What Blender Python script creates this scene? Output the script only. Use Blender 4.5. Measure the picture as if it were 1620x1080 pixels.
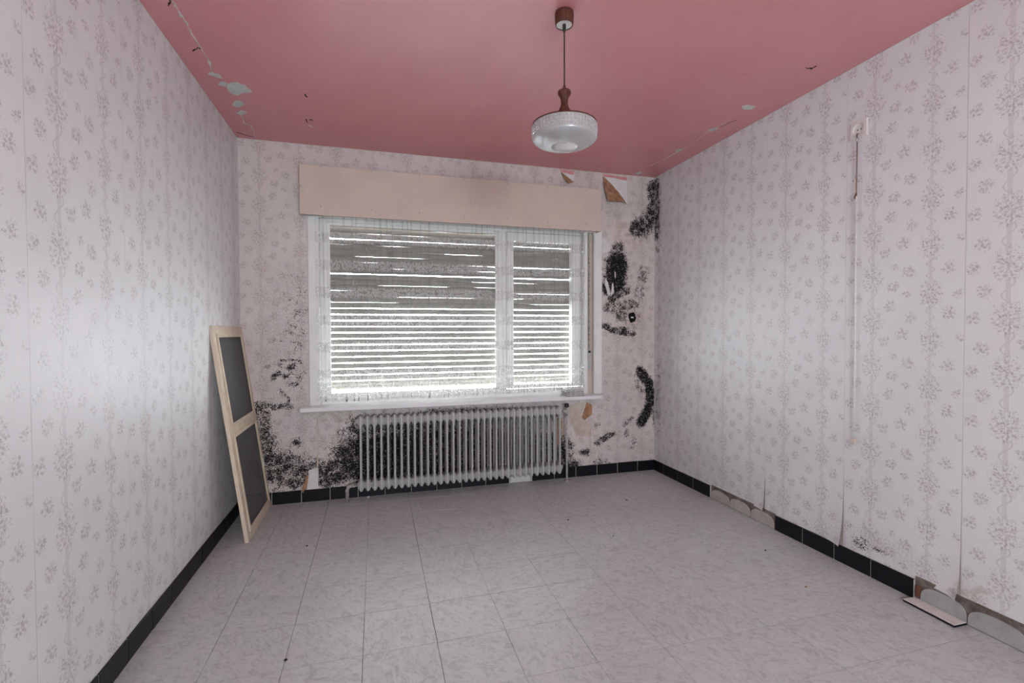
import bpy, math, random
import numpy as np
from mathutils import Vector, Matrix

for o in list(bpy.data.objects):
    bpy.data.objects.remove(o, do_unlink=True)
scene = bpy.context.scene
COL = scene.collection
PI = math.pi
rnd = random.Random(7)

# ------------------------------------------------------------------ room size (metres)
XL, XR, YB, YR, HC = -0.9185, 2.3889, 3.7631, -2.40, 2.60
EYE = 1.24123
FPX, YAW, PITCH, ROLL = 757.45, 0.27662, -0.02079, -0.00369

# ------------------------------------------------------------------ camera
def cam_axes():
    cy, sy, cp, sp = math.cos(YAW), math.sin(YAW), math.cos(PITCH), math.sin(PITCH)
    f = Vector((sy * cp, cy * cp, sp)); r = Vector((cy, -sy, 0)); u = r.cross(f)
    c, s = math.cos(ROLL), math.sin(ROLL)
    return c * r + s * u, -s * r + c * u, f
CR, CU, CF = cam_axes()
cd = bpy.data.cameras.new('camera'); cam = bpy.data.objects.new('camera', cd); COL.objects.link(cam)
cd.sensor_width = 36.0; cd.lens = FPX / 1620 * 36.0; cd.clip_start = 0.02
cam.matrix_world = Matrix(((CR.x, CU.x, -CF.x, 0), (CR.y, CU.y, -CF.y, 0), (CR.z, CU.z, -CF.z, EYE), (0, 0, 0, 1)))
scene.camera = cam

# ------------------------------------------------------------------ world: bright overcast sky
SKY = 32.0
world = bpy.data.worlds.new('overcast_sky'); scene.world = world; world.use_nodes = True
bg = world.node_tree.nodes['Background']
bg.inputs[0].default_value = (0.865, 0.96, 1.0, 1); bg.inputs[1].default_value = SKY

def portal(name, loc, rot, sx, sy):
    l = bpy.data.lights.new(name, 'AREA'); l.shape = 'RECTANGLE'; l.size = sx; l.size_y = sy
    l.cycles.is_portal = True
    o = bpy.data.objects.new(name, l); COL.objects.link(o); o.location = loc; o.rotation_euler = rot
# rays from the sky enter through the shuttered window and through an unseen fill window added behind the camera
portal('window_daylight', (0.67, YB + 0.30, 1.40), (-PI / 2, 0, 0), 2.5, 1.6)
FILL_WIN = (0.05, 1.25, 1.00, 1.85)      # unseen opening behind the camera, sized for fill light: x0 x1 z0 z1
portal('rear_fill_daylight', ((FILL_WIN[0] + FILL_WIN[1]) / 2, YR - 0.22, (FILL_WIN[2] + FILL_WIN[3]) / 2), (PI / 2, 0, 0), FILL_WIN[1] - FILL_WIN[0], FILL_WIN[3] - FILL_WIN[2])

vs = scene.view_settings
vs.view_transform = 'Standard'; vs.look = 'None'; vs.gamma = 1.0; vs.use_curve_mapping = False
vs.exposure = 0.50
scene.cycles.max_bounces = 8; scene.cycles.diffuse_bounces = 4; scene.cycles.glossy_bounces = 2; scene.cycles.transparent_max_bounces = 24

# ------------------------------------------------------------------ pixel -> point on a known plane
def ray(px, py):
    return CR * ((px - 810) / FPX) + CU * (-(py - 540) / FPX) + CF
def onb(px, py, off=0.0):                      # on the back wall (off = distance in front of it)
    r = ray(px, py); t = (YB - off) / r.y; return (r.x * t, EYE + r.z * t)
def onr(px, py):
    r = ray(px, py); t = XR / r.x; return (r.y * t, EYE + r.z * t)
def onl(px, py):
    r = ray(px, py); t = XL / r.x; return (r.y * t, EYE + r.z * t)
def onc(px, py):
    r = ray(px, py); t = (HC - EYE) / r.z; return (r.x * t, r.y * t)
def onf(px, py):
    r = ray(px, py); t = -EYE / r.z; return (r.x * t, r.y * t)

# ------------------------------------------------------------------ object helpers
def link(name, me, mat=None, parent=None, smooth=False):
    o = bpy.data.objects.new(name, me); COL.objects.link(o)
    if mat is not None and not me.materials: me.materials.append(mat)
    if parent is not None: o.parent = parent
    if smooth:
        me.polygons.foreach_set('use_smooth', [True] * len(me.polygons))
    return o
def mesh(name, vf, mat=None, parent=None, smooth=False):
    me = bpy.data.meshes.new(name); me.from_pydata([tuple(v) for v in vf[0]], [], vf[1]); me.update()
    return link(name, me, mat, parent, smooth)
def empty(name, loc=(0, 0, 0)):
    o = bpy.data.objects.new(name, None); COL.objects.link(o); o.location = loc; o.empty_display_size = 0.05
    return o
def tag(o, label, cat, group=None, kind=None):
    o['label'] = label; o['category'] = cat
    if group: o['group'] = group
    if kind: o['kind'] = kind
    return o
def part(name, vf, mat, parent, smooth=False):
    """vertices given in world metres; stored relative to an (unrotated) parent empty"""
    p = parent; off = Vector((0, 0, 0))
    while p is not None:
        off += p.location; p = p.parent
    return mesh(name, ([tuple(Vector(v) - off) for v in vf[0]], vf[1]), mat, parent, smooth)

def box(x0, x1, y0, y1, z0, z1, b=0.0):
    if b <= 0:
        v = [(x0, y0, z0), (x1, y0, z0), (x1, y1, z0), (x0, y1, z0), (x0, y0, z1), (x1, y0, z1), (x1, y1, z1), (x0, y1, z1)]
        return v, [(0, 3, 2, 1), (4, 5, 6, 7), (0, 1, 5, 4), (1, 2, 6, 5), (2, 3, 7, 6), (3, 0, 4, 7)]
    import bmesh
    bm = bmesh.new(); vv, ff = box(x0, x1, y0, y1, z0, z1)
    bv = [bm.verts.new(p) for p in vv]
    for q in ff: bm.faces.new([bv[i] for i in q])
    bmesh.ops.bevel(bm, geom=list(bm.edges), offset=b, segments=1, affect='EDGES', profile=0.5)
    bm.verts.index_update()
    out = ([tuple(v.co) for v in bm.verts], [tuple(v.index for v in f.verts) for f in bm.faces]); bm.free()
    return out
def join(*parts):
    V = []; F = []
    for v, f in parts:
        n = len(V); V += list(v); F += [tuple(i + n for i in q) for q in f]
    return V, F
def tube(pts, r, n=8, cap=True):
    pts = [Vector(p) for p in pts]; rs = r if isinstance(r, (list, tuple)) else [r] * len(pts)
    V = []; F = []
    for i, p in enumerate(pts):
        d = (pts[min(i + 1, len(pts) - 1)] - pts[max(i - 1, 0)]).normalized()
        a = d.orthogonal().normalized() if i == 0 else (a - d * a.dot(d)).normalized()
        b = d.cross(a)
        for k in range(n):
            t = 2 * PI * k / n; V.append(p + (a * math.cos(t) + b * math.sin(t)) * rs[i])
    for i in range(len(pts) - 1):
        for k in range(n):
            F.append((i * n + k, i * n + (k + 1) % n, (i + 1) * n + (k + 1) % n, (i + 1) * n + k))
    if cap:
        F.append(tuple(range(n - 1, -1, -1))); F.append(tuple((len(pts) - 1) * n + k for k in range(n)))
    return V, F
def lathe(prof, c, n=32):
    V = []; F = []
    for r, z in prof:
        for k in range(n):
            t = 2 * PI * k / n; V.append((c[0] + r * math.cos(t), c[1] + r * math.sin(t), z))
    for i in range(len(prof) - 1):
        for k in range(n):
            F.append((i * n + k, i * n + (k + 1) % n, (i + 1) * n + (k + 1) % n, (i + 1) * n + k))
    return V, F
def prism(poly, fn, t0, t1):
    """polygon (a,b) extruded between depths t0,t1; fn(a,b,t)->xyz"""
    n = len(poly); V = [fn(a, b, t0) for a, b in poly] + [fn(a, b, t1) for a, b in poly]
    F = [tuple(range(n)), tuple(range(2 * n - 1, n - 1, -1))] + [(i, i + n, (i + 1) % n + n, (i + 1) % n) for i in range(n)]
    return V, F

# ------------------------------------------------------------------ material helpers
class NT:
    def __init__(s, name):
        s.mat = bpy.data.materials.new(name); s.mat.use_nodes = True
        s.t = s.mat.node_tree; s.b = s.t.nodes['Principled BSDF']; s.out = s.t.nodes['Material Output']
    def n(s, kind, **kw):
        x = s.t.nodes.new(kind)
        for k, v in kw.items(): setattr(x, k, v)
        return x
    def put(s, sock, v):
        if isinstance(v, bpy.types.NodeSocket): s.t.links.new(v, sock)
        elif v is not None: sock.default_value = v
    def m(s, op, a, b=None, c=None, clamp=False):
        x = s.n('ShaderNodeMath', operation=op, use_clamp=clamp)
        for i, v in enumerate((a, b, c)):
            if v is not None: s.put(x.inputs[i], v)
        return x.outputs[0]
    def v(s, op, a, b=None, c=None, scale=None):
        x = s.n('ShaderNodeVectorMath', operation=op)
        for i, q in enumerate((a, b, c)):
            if q is not None: s.put(x.inputs[i], q)
        if scale is not None: s.put(x.inputs[3], scale)
        return x.outputs[1] if op in ('LENGTH', 'DOT_PRODUCT', 'DISTANCE') else x.outputs[0]
    def ss(s, val, lo, hi, a=0.0, b=1.0):
        x = s.n('ShaderNodeMapRange', interpolation_type='SMOOTHSTEP')
        for i, q in enumerate((val, lo, hi, a, b)): s.put(x.inputs[i], q)
        return x.outputs[0]
    def mix(s, fac, a, b, blend='MIX'):
        x = s.n('ShaderNodeMix', data_type='RGBA', blend_type=blend)
        s.put(x.inputs[0], fac); s.put(x.inputs[6], col(a)); s.put(x.inputs[7], col(b)); return x.outputs[2]
    def noise(s, vec, scale, detail=4, rough=0.55, dist=0.0):
        x = s.n('ShaderNodeTexNoise'); s.put(x.inputs['Vector'], vec); s.put(x.inputs['Scale'], scale)
        x.inputs['Detail'].default_value = detail; x.inputs['Roughness'].default_value = rough; x.inputs['Distortion'].default_value = dist
        return x.outputs[0]
    def vor(s, vec, scale, feature='F1', dims='3D'):
        x = s.n('ShaderNodeTexVoronoi', feature=feature, voronoi_dimensions=dims)
        s.put(x.inputs['Vector'], vec); s.put(x.inputs['Scale'], scale); return x
    def obj(s): return s.n('ShaderNodeTexCoord').outputs['Object']
    def uv(s): return s.n('ShaderNodeTexCoord').outputs['UV']
    def attr(s, name): return s.n('ShaderNodeAttribute', attribute_name=name).outputs['Fac']
    def xyz(s, v):
        x = s.n('ShaderNodeSeparateXYZ'); s.put(x.inputs[0], v); return x.outputs
    def comb(s, a, b, c=0.0):
        x = s.n('ShaderNodeCombineXYZ')
        for i, q in enumerate((a, b, c)): s.put(x.inputs[i], q)
        return x.outputs[0]
    def rand(s): return s.n('ShaderNodeObjectInfo').outputs['Random']
    def bump(s, h, strength=0.3, dist=0.002):
        x = s.n('ShaderNodeBump'); x.inputs['Strength'].default_value = strength; x.inputs['Distance'].default_value = dist
        s.put(x.inputs['Height'], h); s.t.links.new(x.outputs[0], s.b.inputs['Normal'])
    def set(s, color=None, rough=None, spec=None, metal=None):
        if color is not None: s.put(s.b.inputs['Base Color'], col(color))
        if rough is not None: s.put(s.b.inputs['Roughness'], rough)
        if spec is not None: s.put(s.b.inputs['Specular IOR Level'], spec)
        if metal is not None: s.put(s.b.inputs['Metallic'], metal)
        return s.mat
def col(c):
    return (*c, 1.0) if isinstance(c, tuple) and len(c) == 3 else c
def plain(name, c, rough=0.6, spec=0.3, var=0.12, scale=25.0, metal=0.0, bump=0.0):
    k = NT(name); o = k.obj(); n = k.noise(o, scale, 5)
    dark = tuple(x * (1 - var) for x in c); lite = tuple(min(1, x * (1 + var)) for x in c)
    k.set(k.mix(k.ss(n, 0.3, 0.7), dark, lite), rough, spec, metal)
    if bump: k.bump(k.noise(o, scale * 6, 4), bump, 0.002)
    return k.mat

# ---------------------------------------------------------------- wallpaper
def make_wallpaper(mouldy):
    k = NT('mouldy_floral_wallpaper' if mouldy else 'floral_wallpaper'); P = k.obj(); uv = k.uv(); x = k.xyz(uv); u, v = x[0], x[1]
    vt = k.m('WRAP', v, 0.494, 0.067)
    p = k.comb(u, vt)
    big, small = 0.034, 0.022
    sprigs = [(.060, .400, big), (.025, .305, .030), (.067, .209, big), (.028, .100, .031), (.285, .460, big), (.200, .427, .032),
              (.250, .355, small), (.315, .320, .035), (.242, .255, .032), (.303, .218, small), (.225, .169, .033), (.320, .109, .030),
              (.473, .325, .033), (.512, .447, small), (.508, .207, .024), (.474, .125, .034)]
    acc = None; d = p; prev = (0.0, 0.0)
    for cu, cv, r in sprigs:                 # chained offsets keep the shader small
        d = k.v('SUBTRACT', d, (cu - prev[0], cv - prev[1], 0)); prev = (cu, cv)
        ins = k.m('MULTIPLY', k.m('LESS_THAN', k.v('LENGTH', d), r), 1 / r)
        acc = k.v('SCALE', d, scale=ins) if acc is None else k.v('MULTIPLY_ADD', d, ins, acc)
    qs = {}
    for nm, cu, ph, rx, ry in (('A', .143, .097, .060, .078), ('B', .402, .0, .054, .074)):
        dv = k.m('WRAP', k.m('SUBTRACT', v, ph), .10675, -.10675)
        d = k.comb(k.m('DIVIDE', k.m('SUBTRACT', u, cu), rx), k.m('DIVIDE', dv, ry))
        L = k.v('LENGTH', d); ins = k.m('LESS_THAN', L, 1.0); acc = k.v('MULTIPLY_ADD', d, ins, acc); qs[nm] = L
    L0 = k.v('LENGTH', acc); inside = k.m('GREATER_THAN', L0, 0.001)
    L = k.m('ADD', L0, k.m('MULTIPLY', k.m('SUBTRACT', k.noise(p, 70, 1), .5), 1.1))
    a = k.xyz(acc); ang = k.m('ARCTAN2', a[1], a[0])
    def leaves(scale, lx, ly, t0, t1, t2, seed):
        ps = k.v('ADD', p, (seed, seed * .37, 0)) if seed else p
        vo = k.vor(ps, scale, dims='2D'); vo.inputs['Randomness'].default_value = 0.9
        d = k.v('SUBTRACT', ps, vo.outputs['Position']); c = k.xyz(vo.outputs['Color'])
        rot = k.n('ShaderNodeVectorRotate', rotation_type='Z_AXIS'); k.put(rot.inputs['Vector'], d)
        k.put(rot.inputs['Angle'], k.m('MULTIPLY', k.m('MULTIPLY_ADD', k.m('SUBTRACT', c[0], .5), 1.8, ang), -1.0))
        sh = k.m('SUBTRACT', 1.0, k.v('LENGTH', k.v('MULTIPLY', rot.outputs[0], (1 / lx, 1 / ly, 0))))
        keep = k.m('GREATER_THAN', k.m('SUBTRACT', t0, k.m('MULTIPLY', L, t1)), k.m('MULTIPLY', c[1], t2))   # fewer pieces towards the rim
        tone = k.m('MULTIPLY_ADD', c[2], .55, .45)
        return k.m('MULTIPLY', k.m('MULTIPLY', k.ss(sh, 0.0, .45), keep), tone)
    l1 = leaves(76, .0092, .0052, 1.10, 1.15, .55, 0.0)
    l2 = leaves(135, .0062, .0017, 1.02, .80, .85, 3.1)
    ink = k.m('MULTIPLY', k.m('MAXIMUM', l1, k.m('MULTIPLY', l2, .8)), inside)
    # ribbons between the bouquets
    def band(cu, w):
        return k.m('LESS_THAN', k.m('ABSOLUTE', k.m('SUBTRACT', u, cu)), w)
    def wave(cu, amp, per, w, ph=0.0):
        sn = k.m('MULTIPLY', k.m('SINE', k.m('MULTIPLY_ADD', v, 2 * PI / per, ph)), amp)
        return k.ss(k.m('ABSOLUTE', k.m('SUBTRACT', k.m('SUBTRACT', u, cu), sn)), w, w * .4)
    hatch = k.m('MULTIPLY_ADD', k.m('SINE', k.m('MULTIPLY', v, 2 * PI / .0065)), .25, .5)
    rA = k.m('MULTIPLY', k.m('MAXIMUM', k.m('MULTIPLY', band(.143, .0085), k.m('MULTIPLY', hatch, .65)), k.m('MULTIPLY', wave(.143, .021, .1067, .0045), .5)), k.m('GREATER_THAN', qs['A'], .72))
    rB = k.m('MULTIPLY', k.m('MAXIMUM', k.m('MULTIPLY', band(.402, .0065), k.m('MULTIPLY', hatch, .6)), k.m('MULTIPLY', wave(.402, .016, .0534, .0042, 1.2), .6)), k.m('GREATER_THAN', qs['B'], .72))
    ink = k.m('MAXIMUM', ink, k.m('MAXIMUM', rA, rB))
    ink = k.m('MULTIPLY', ink, .95, clamp=True)
    paper = k.mix(k.ss(k.noise(P, 3.0, 2), .35, .7), (.745, .730, .736), (.775, .762, .768))
    c = k.mix(k.m('MULTIPLY', ink, .74), paper, (.385, .325, .338))
    nf = k.ss(k.noise(P, 150, 3, .7), .36, .64)
    if mouldy:      # ageing with a shape of its own: brown damp, grey dirt, black mould
        nm = k.ss(k.noise(P, 24, 4, .7), .34, .66)
        c = k.mix(k.attr('backlit_age'), c, (.86, .775, .745), 'MULTIPLY')     # backlit wall's darker, warmer tone put into the paper, with some yellowing
        st = k.attr('stain'); mo = k.attr('mould'); di = k.attr('dirt')
        c = k.mix(k.m('MULTIPLY', k.ss(k.m('ADD', st, k.m('MULTIPLY', k.m('SUBTRACT', nm, .5), .45)), .25, .75), .7), c, (.46, .355, .28))
        c = k.mix(k.m('MULTIPLY', k.ss(k.m('ADD', di, k.m('MULTIPLY', k.m('SUBTRACT', nf, .5), .55)), .30, .70), .50), c, (.27, .245, .24))
        val = k.m('ADD', mo, k.m('ADD', k.m('MULTIPLY', k.m('SUBTRACT', nm, .5), .46), k.m('MULTIPLY', k.m('SUBTRACT', nf, .5), .62)))
        mm = k.m('MULTIPLY', k.ss(val, .40, .70), k.m('GREATER_THAN', mo, .02))
        sp = k.vor(P, 130); fl = k.m('MULTIPLY', k.ss(sp.outputs['Distance'], .55, .30), k.m('GREATER_THAN', k.xyz(sp.outputs['Color'])[0], k.m('MULTIPLY_ADD', mo, .55, .18)))
        mcol = k.mix(k.m('MULTIPLY', fl, .8), k.mix(nf, (.006, .006, .007), (.026, .025, .024)), (.40, .35, .31))
        c = k.mix(mm, c, mcol)
    # sparse grey specks everywhere
    vs_ = k.vor(P, 9.0); spk = k.m('MULTIPLY', k.m('LESS_THAN', k.m('ADD', vs_.outputs['Distance'], k.m('MULTIPLY', nf, .03)), .05), k.m('GREATER_THAN', k.xyz(vs_.outputs['Color'])[0], .88))
    c = k.mix(k.m('MULTIPLY', spk, .75), c, (.14, .13, .125))
    bf = k.n('ShaderNodeNewGeometry').outputs['Backfacing']
    c = k.mix(bf, c, (.30, .19, .13))
    k.set(c, k.m('MULTIPLY_ADD', ink, -.14, .44), k.m('MULTIPLY_ADD', mm, -.42, .48) if mouldy else .48)
    k.bump(k.noise(P, 500, 1), .12, .0012)
    return k.mat
M = {}
M['paper'] = make_wallpaper(False); M['paper_mould'] = make_wallpaper(True)

def make_plaster(name, a, b):
    k = NT(name); P = k.obj(); n = k.noise(P, 14, 8, .65); f = k.noise(P, 90, 5, .6)
    c = k.mix(k.ss(n, .3, .7), a, b); c = k.mix(k.m('MULTIPLY', k.ss(f, .6, .75), .5), c, (.25, .21, .19))
    k.set(c, .9, .15); k.bump(f, .5, .003); return k.mat
M['plaster'] = make_plaster('old_plaster', (.50, .44, .40), (.62, .56, .52))
M['plaster_beige'] = make_plaster('beige_plaster', (.50, .40, .34), (.64, .54, .48))
M['plaster_pale'] = make_plaster('pale_plaster', (.66, .63, .62), (.76, .73, .72))
M['plaster_ceiling'] = make_plaster('ceiling_plaster', (.52, .54, .52), (.68, .70, .68))
M['glue'] = make_plaster('tile_adhesive', (.33, .33, .32), (.44, .44, .43))
M['glue_beige'] = make_plaster('beige_tile_adhesive', (.40, .37, .34), (.50, .475, .44))
M['cavity'] = make_plaster('dirty_cavity', (.10, .08, .07), (.26, .22, .19))
M['flap'] = plain('brown_paper_back', (.36, .20, .12), .85, .1, .3, 30)
M['dark'] = plain('black_hole', (.012, .012, .012), .9, .1)

def make_ceiling():
    k = NT('pink_ceiling_paint'); P = k.obj()
    n = k.noise(P, 2.2, 5, .6); f = k.noise(P, 40, 4)
    c = k.mix(k.ss(n, .3, .7), (.64, .245, .262), (.68, .275, .292))
    sp = k.vor(P, 3.2); dots = k.m('MULTIPLY', k.ss(sp.outputs['Distance'], .05, .03), k.m('GREATER_THAN', k.xyz(sp.outputs['Color'])[1], .8))
    c = k.mix(k.m('MULTIPLY', dots, .25), c, (.50, .14, .17))
    k.set(c, .44, .95); k.bump(k.noise(k.v('MULTIPLY', P, (1, .25, 1)), 7, 3, .6), .18, .01); return k.mat
M['ceiling'] = make_ceiling()

def make_tile():
    k = NT('marbled_vinyl_tile'); r = k.rand(); P = k.n('ShaderNodeTexCoord').outputs['Object']
    off = k.v('ADD', P, k.comb(k.m('MULTIPLY', r, 37.0), k.m('MULTIPLY', r, 91.0), 0.0))
    ro = k.n('ShaderNodeVectorRotate', rotation_type='Z_AXIS'); k.put(ro.inputs['Vector'], off); k.put(ro.inputs['Angle'], k.m('MULTIPLY', k.m('FLOOR', k.m('MULTIPLY', r, 3.99)), .5))
    q = k.v('MULTIPLY', ro.outputs[0], (1.0, 1.7, 1.0))
    a = k.noise(q, 7.0, 8, .70, 1.8); b = k.noise(q, 19.0, 6, .68, 1.2); w = k.noise(k.n('ShaderNodeNewGeometry').outputs['Position'], 1.6, 4)
    vein = k.m('SUBTRACT', 1.0, k.m('MULTIPLY', k.m('ABSOLUTE', k.m('SUBTRACT', a, .5)), 9.0), clamp=True)
    vein2 = k.m('SUBTRACT', 1.0, k.m('MULTIPLY', k.m('ABSOLUTE', k.m('SUBTRACT', b, .5)), 16.0), clamp=True)
    c = k.mix(k.ss(a, .3, .7), (.525, .535, .535), (.58, .59, .59))
    c = k.mix(k.m('MULTIPLY', k.m('MULTIPLY', vein, k.ss(b, .46, .60)), .62), c, (.30, .295, .30))
    c = k.mix(k.m('MULTIPLY', k.m('MULTIPLY', vein2, k.ss(a, .5, .62)), .38), c, (.32, .325, .33))
    c = k.mix(k.m('MULTIPLY', k.ss(w, .45, .75), .16), c, (.33, .315, .30))
    k.set(c, k.m('MULTIPLY_ADD', b, .16, .30), .42); k.bump(k.noise(k.n('ShaderNodeNewGeometry').outputs['Position'], 120, 4), .06, .001); return k.mat
M['tile'] = make_tile()
M['subfloor'] = plain('dark_joint', (.16, .145, .135), .95, .05)
def make_black():
    k = NT('black_glazed_tile'); P = k.obj(); f = k.noise(P, 45, 6, .7)
    k.set(k.mix(k.ss(f, .66, .74), (.006, .006, .009), (.13, .125, .12)), .42, .22); return k.mat
M['black'] = make_black()
M['grout'] = plain('grey_grout', (.58, .56, .53), .9, .1)
def make_white(name, base, rough=.42):
    k = NT(name); P = k.obj(); n = k.noise(P, 6, 6, .6); f = k.noise(k.v('MULTIPLY', P, (1, 1, .3)), 55, 5, .6)
    c = k.mix(k.ss(n, .35, .75), base, tuple(x * .92 for x in base)); c = k.mix(k.m('MULTIPLY', k.ss(f, .64, .74), .5), c, (.42, .37, .32))
    k.set(c, rough, .4); return k.mat
M['white'] = make_white('aged_white_paint', (.80, .79, .77))
M['cream'] = make_white('cream_painted_board', (.64, .515, .445), .55)
M['sill'] = make_white('white_sill_stone', (.80, .80, .81), .35)
def make_radiator():
    k = NT('grey_radiator_enamel'); P = k.obj(); f = k.noise(P, 60, 6, .65); n = k.noise(P, 8, 4)
    c = k.mix(n, (.44, .44, .435), (.53, .525, .52)); c = k.mix(k.m('MULTIPLY', k.ss(f, .62, .72), .6), c, (.22, .19, .17))
    k.set(c, .45, .4); return k.mat
M['radiator'] = make_radiator()
M['pipe'] = plain('grey_painted_pipe', (.48, .48, .47), .5, .4, .2, 40)
M['pipe_dirty'] = plain('rusty_grey_pipe', (.36, .33, .31), .7, .2, .5, 60)
M['knob'] = plain('black_plastic', (.02, .02, .02), .4, .4)
M['metal'] = plain('grey_metal', (.45, .45, .45), .35, .5, .1, 40, .8)
def make_wood(name, a, b, sc=(6, 60, 6)):
    k = NT(name); P = k.obj(); n = k.noise(k.v('MULTIPLY', P, sc), 3.0, 6, .6, .4)
    k.set(k.mix(k.ss(n, .3, .7), a, b), .6, .3); k.bump(n, .2, .002); return k.mat
M['pine'] = make_wood('pale_pine', (.62, .50, .38), (.74, .63, .50), (30, 8, 3))
M['teak'] = make_wood('brown_turned_wood', (.075, .022, .014), (.13, .042, .026), (40, 40, 6))
def make_screen():
    k = NT('grey_insect_mesh'); P = k.obj(); n = k.noise(P, 4, 4)
    d = k.n('ShaderNodeBsdfDiffuse'); k.put(d.inputs[0], k.mix(n, (.13, .13, .127), (.20, .20, .196)))
    tr = k.n('ShaderNodeBsdfTransparent'); mx = k.n('ShaderNodeMixShader'); mx.inputs[0].default_value = .62
    k.t.links.new(tr.outputs[0], mx.inputs[1]); k.t.links.new(d.outputs[0], mx.inputs[2]); k.t.links.new(mx.outputs[0], k.out.inputs[0]); return k.mat
M['screen'] = make_screen()
def make_glass():
    k = NT('window_glass'); tr = k.n('ShaderNodeBsdfTransparent'); tr.inputs[0].default_value = (.96, .97, .97, 1)
    g = k.n('ShaderNodeBsdfGlossy'); g.inputs['Roughness'].default_value = .03
    lw = k.n('ShaderNodeLayerWeight'); lw.inputs[0].default_value = .05
    mx = k.n('ShaderNodeMixShader'); k.t.links.new(lw.outputs['Fresnel'], mx.inputs[0])
    k.t.links.new(tr.outputs[0], mx.inputs[1]); k.t.links.new(g.outputs[0], mx.inputs[2]); k.t.links.new(mx.outputs[0], k.out.inputs[0]); return k.mat
M['glass'] = make_glass()
def make_lace():
    k = NT('white_lace_net'); uv = k.uv(); x = k.xyz(uv); u, z = x[0], x[1]
    # a band of scrollwork every 20 cm and a deep worked hem
    zz = k.m('ABSOLUTE', k.m('SUBTRACT', k.m('MODULO', k.m('ADD', z, 10.0 - .93 + .1), .2), .1))
    band = k.ss(zz, .030, .024)
    hem = k.ss(z, .885, .865)
    vo = k.vor(k.v('MULTIPLY', uv, (42, 58, 1)), 1.0, dims='2D'); ring = k.m('MULTIPLY', k.ss(vo.outputs['Distance'], .16, .26), k.ss(vo.outputs['Distance'], .58, .44))
    scal = k.ss(k.m('SUBTRACT', zz, k.m('MULTIPLY', k.m('ABSOLUTE', k.m('SINE', k.m('MULTIPLY', u, 2 * PI / .05))), .012)), .030, .026)
    band = k.m('MAXIMUM', band, scal)
    vl = k.m('LESS_THAN', k.m('MODULO', k.m('ADD', u, 10.0), .0185), .0016)
    a = k.m('ADD', .12, k.m('MULTIPLY', k.m('MULTIPLY', k.m('MAXIMUM', band, k.m('MULTIPLY', hem, .55)), ring), .30))
    a = k.m('ADD', a, k.m('MULTIPLY', k.m('MAXIMUM', band, hem), .06)); a = k.m('ADD', a, k.m('MULTIPLY', vl, .06), clamp=True)
    a = k.m('MAXIMUM', a, k.m('MULTIPLY', k.m('LESS_THAN', z, .745), .8))
    d = k.n('ShaderNodeBsdfDiffuse'); d.inputs[0].default_value = (.80, .79, .77, 1)
    tl = k.n('ShaderNodeBsdfTranslucent'); tl.inputs[0].default_value = (.80, .79, .77, 1)
    m1 = k.n('ShaderNodeMixShader'); m1.inputs[0].default_value = .08
    k.t.links.new(d.outputs[0], m1.inputs[1]); k.t.links.new(tl.outputs[0], m1.inputs[2])
    tr = k.n('ShaderNodeBsdfTransparent'); mx = k.n('ShaderNodeMixShader'); k.t.links.new(a, mx.inputs[0])
    k.t.links.new(tr.outputs[0], mx.inputs[1]); k.t.links.new(m1.outputs[0], mx.inputs[2]); k.t.links.new(mx.outputs[0], k.out.inputs[0]); return k.mat
M['lace'] = make_lace()
M['slat'] = plain('shutter_slat_plastic', (.235, .205, .178), .5, .35, .12, 12)
def make_shade(name, alpha, c):
    k = NT(name); P = k.obj(); n = k.noise(P, 160, 3)
    d = k.n('ShaderNodeBsdfDiffuse'); d.inputs[0].default_value = (*c, 1); tl = k.n('ShaderNodeBsdfTranslucent'); tl.inputs[0].default_value = (*c, 1)
    g = k.n('ShaderNodeBsdfGlossy'); g.inputs['Roughness'].default_value = .25
    tr = k.n('ShaderNodeBsdfTransparent')
    bp = k.n('ShaderNodeBump'); bp.inputs['Strength'].default_value = .4; bp.inputs['Distance'].default_value = .002; k.t.links.new(n, bp.inputs['Height'])
    for q in (d, g): k.t.links.new(bp.outputs[0], q.inputs['Normal'])
    def mx(f, a, b):
        m = k.n('ShaderNodeMixShader'); m.inputs[0].default_value = f; k.t.links.new(a.outputs[0], m.inputs[1]); k.t.links.new(b.outputs[0], m.inputs[2]); return m
    s = mx(.12, mx(1 - alpha, mx(.5, d, tl), tr), g); k.t.links.new(s.outputs[0], k.out.inputs[0]); return k.mat
M['shade'] = make_shade('frosted_lamp_glass', .72, (.84, .84, .85))
M['shade_band'] = make_shade('pressed_lamp_glass', .40, (.80, .80, .81))
M['shade_clear'] = make_shade('clear_lamp_glass', .15, (.80, .78, .78))
M['cord_white'] = plain('white_cord', (.74, .72, .68), .6, .3)
M['cord_brown'] = plain('brown_cord', (.26, .16, .13), .7, .2)
M['plastic'] = plain('white_socket_plastic', (.74, .69, .66), .4, .4, .05)
M['marble'] = make_plaster('pale_ceramic', (.62, .62, .62), (.74, .74, .74))
M['tile_back'] = make_plaster('tile_back', (.62, .58, .55), (.72, .68, .65))
M['wood_bit'] = plain('reddish_wood', (.16, .07, .045), .8, .1)

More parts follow.
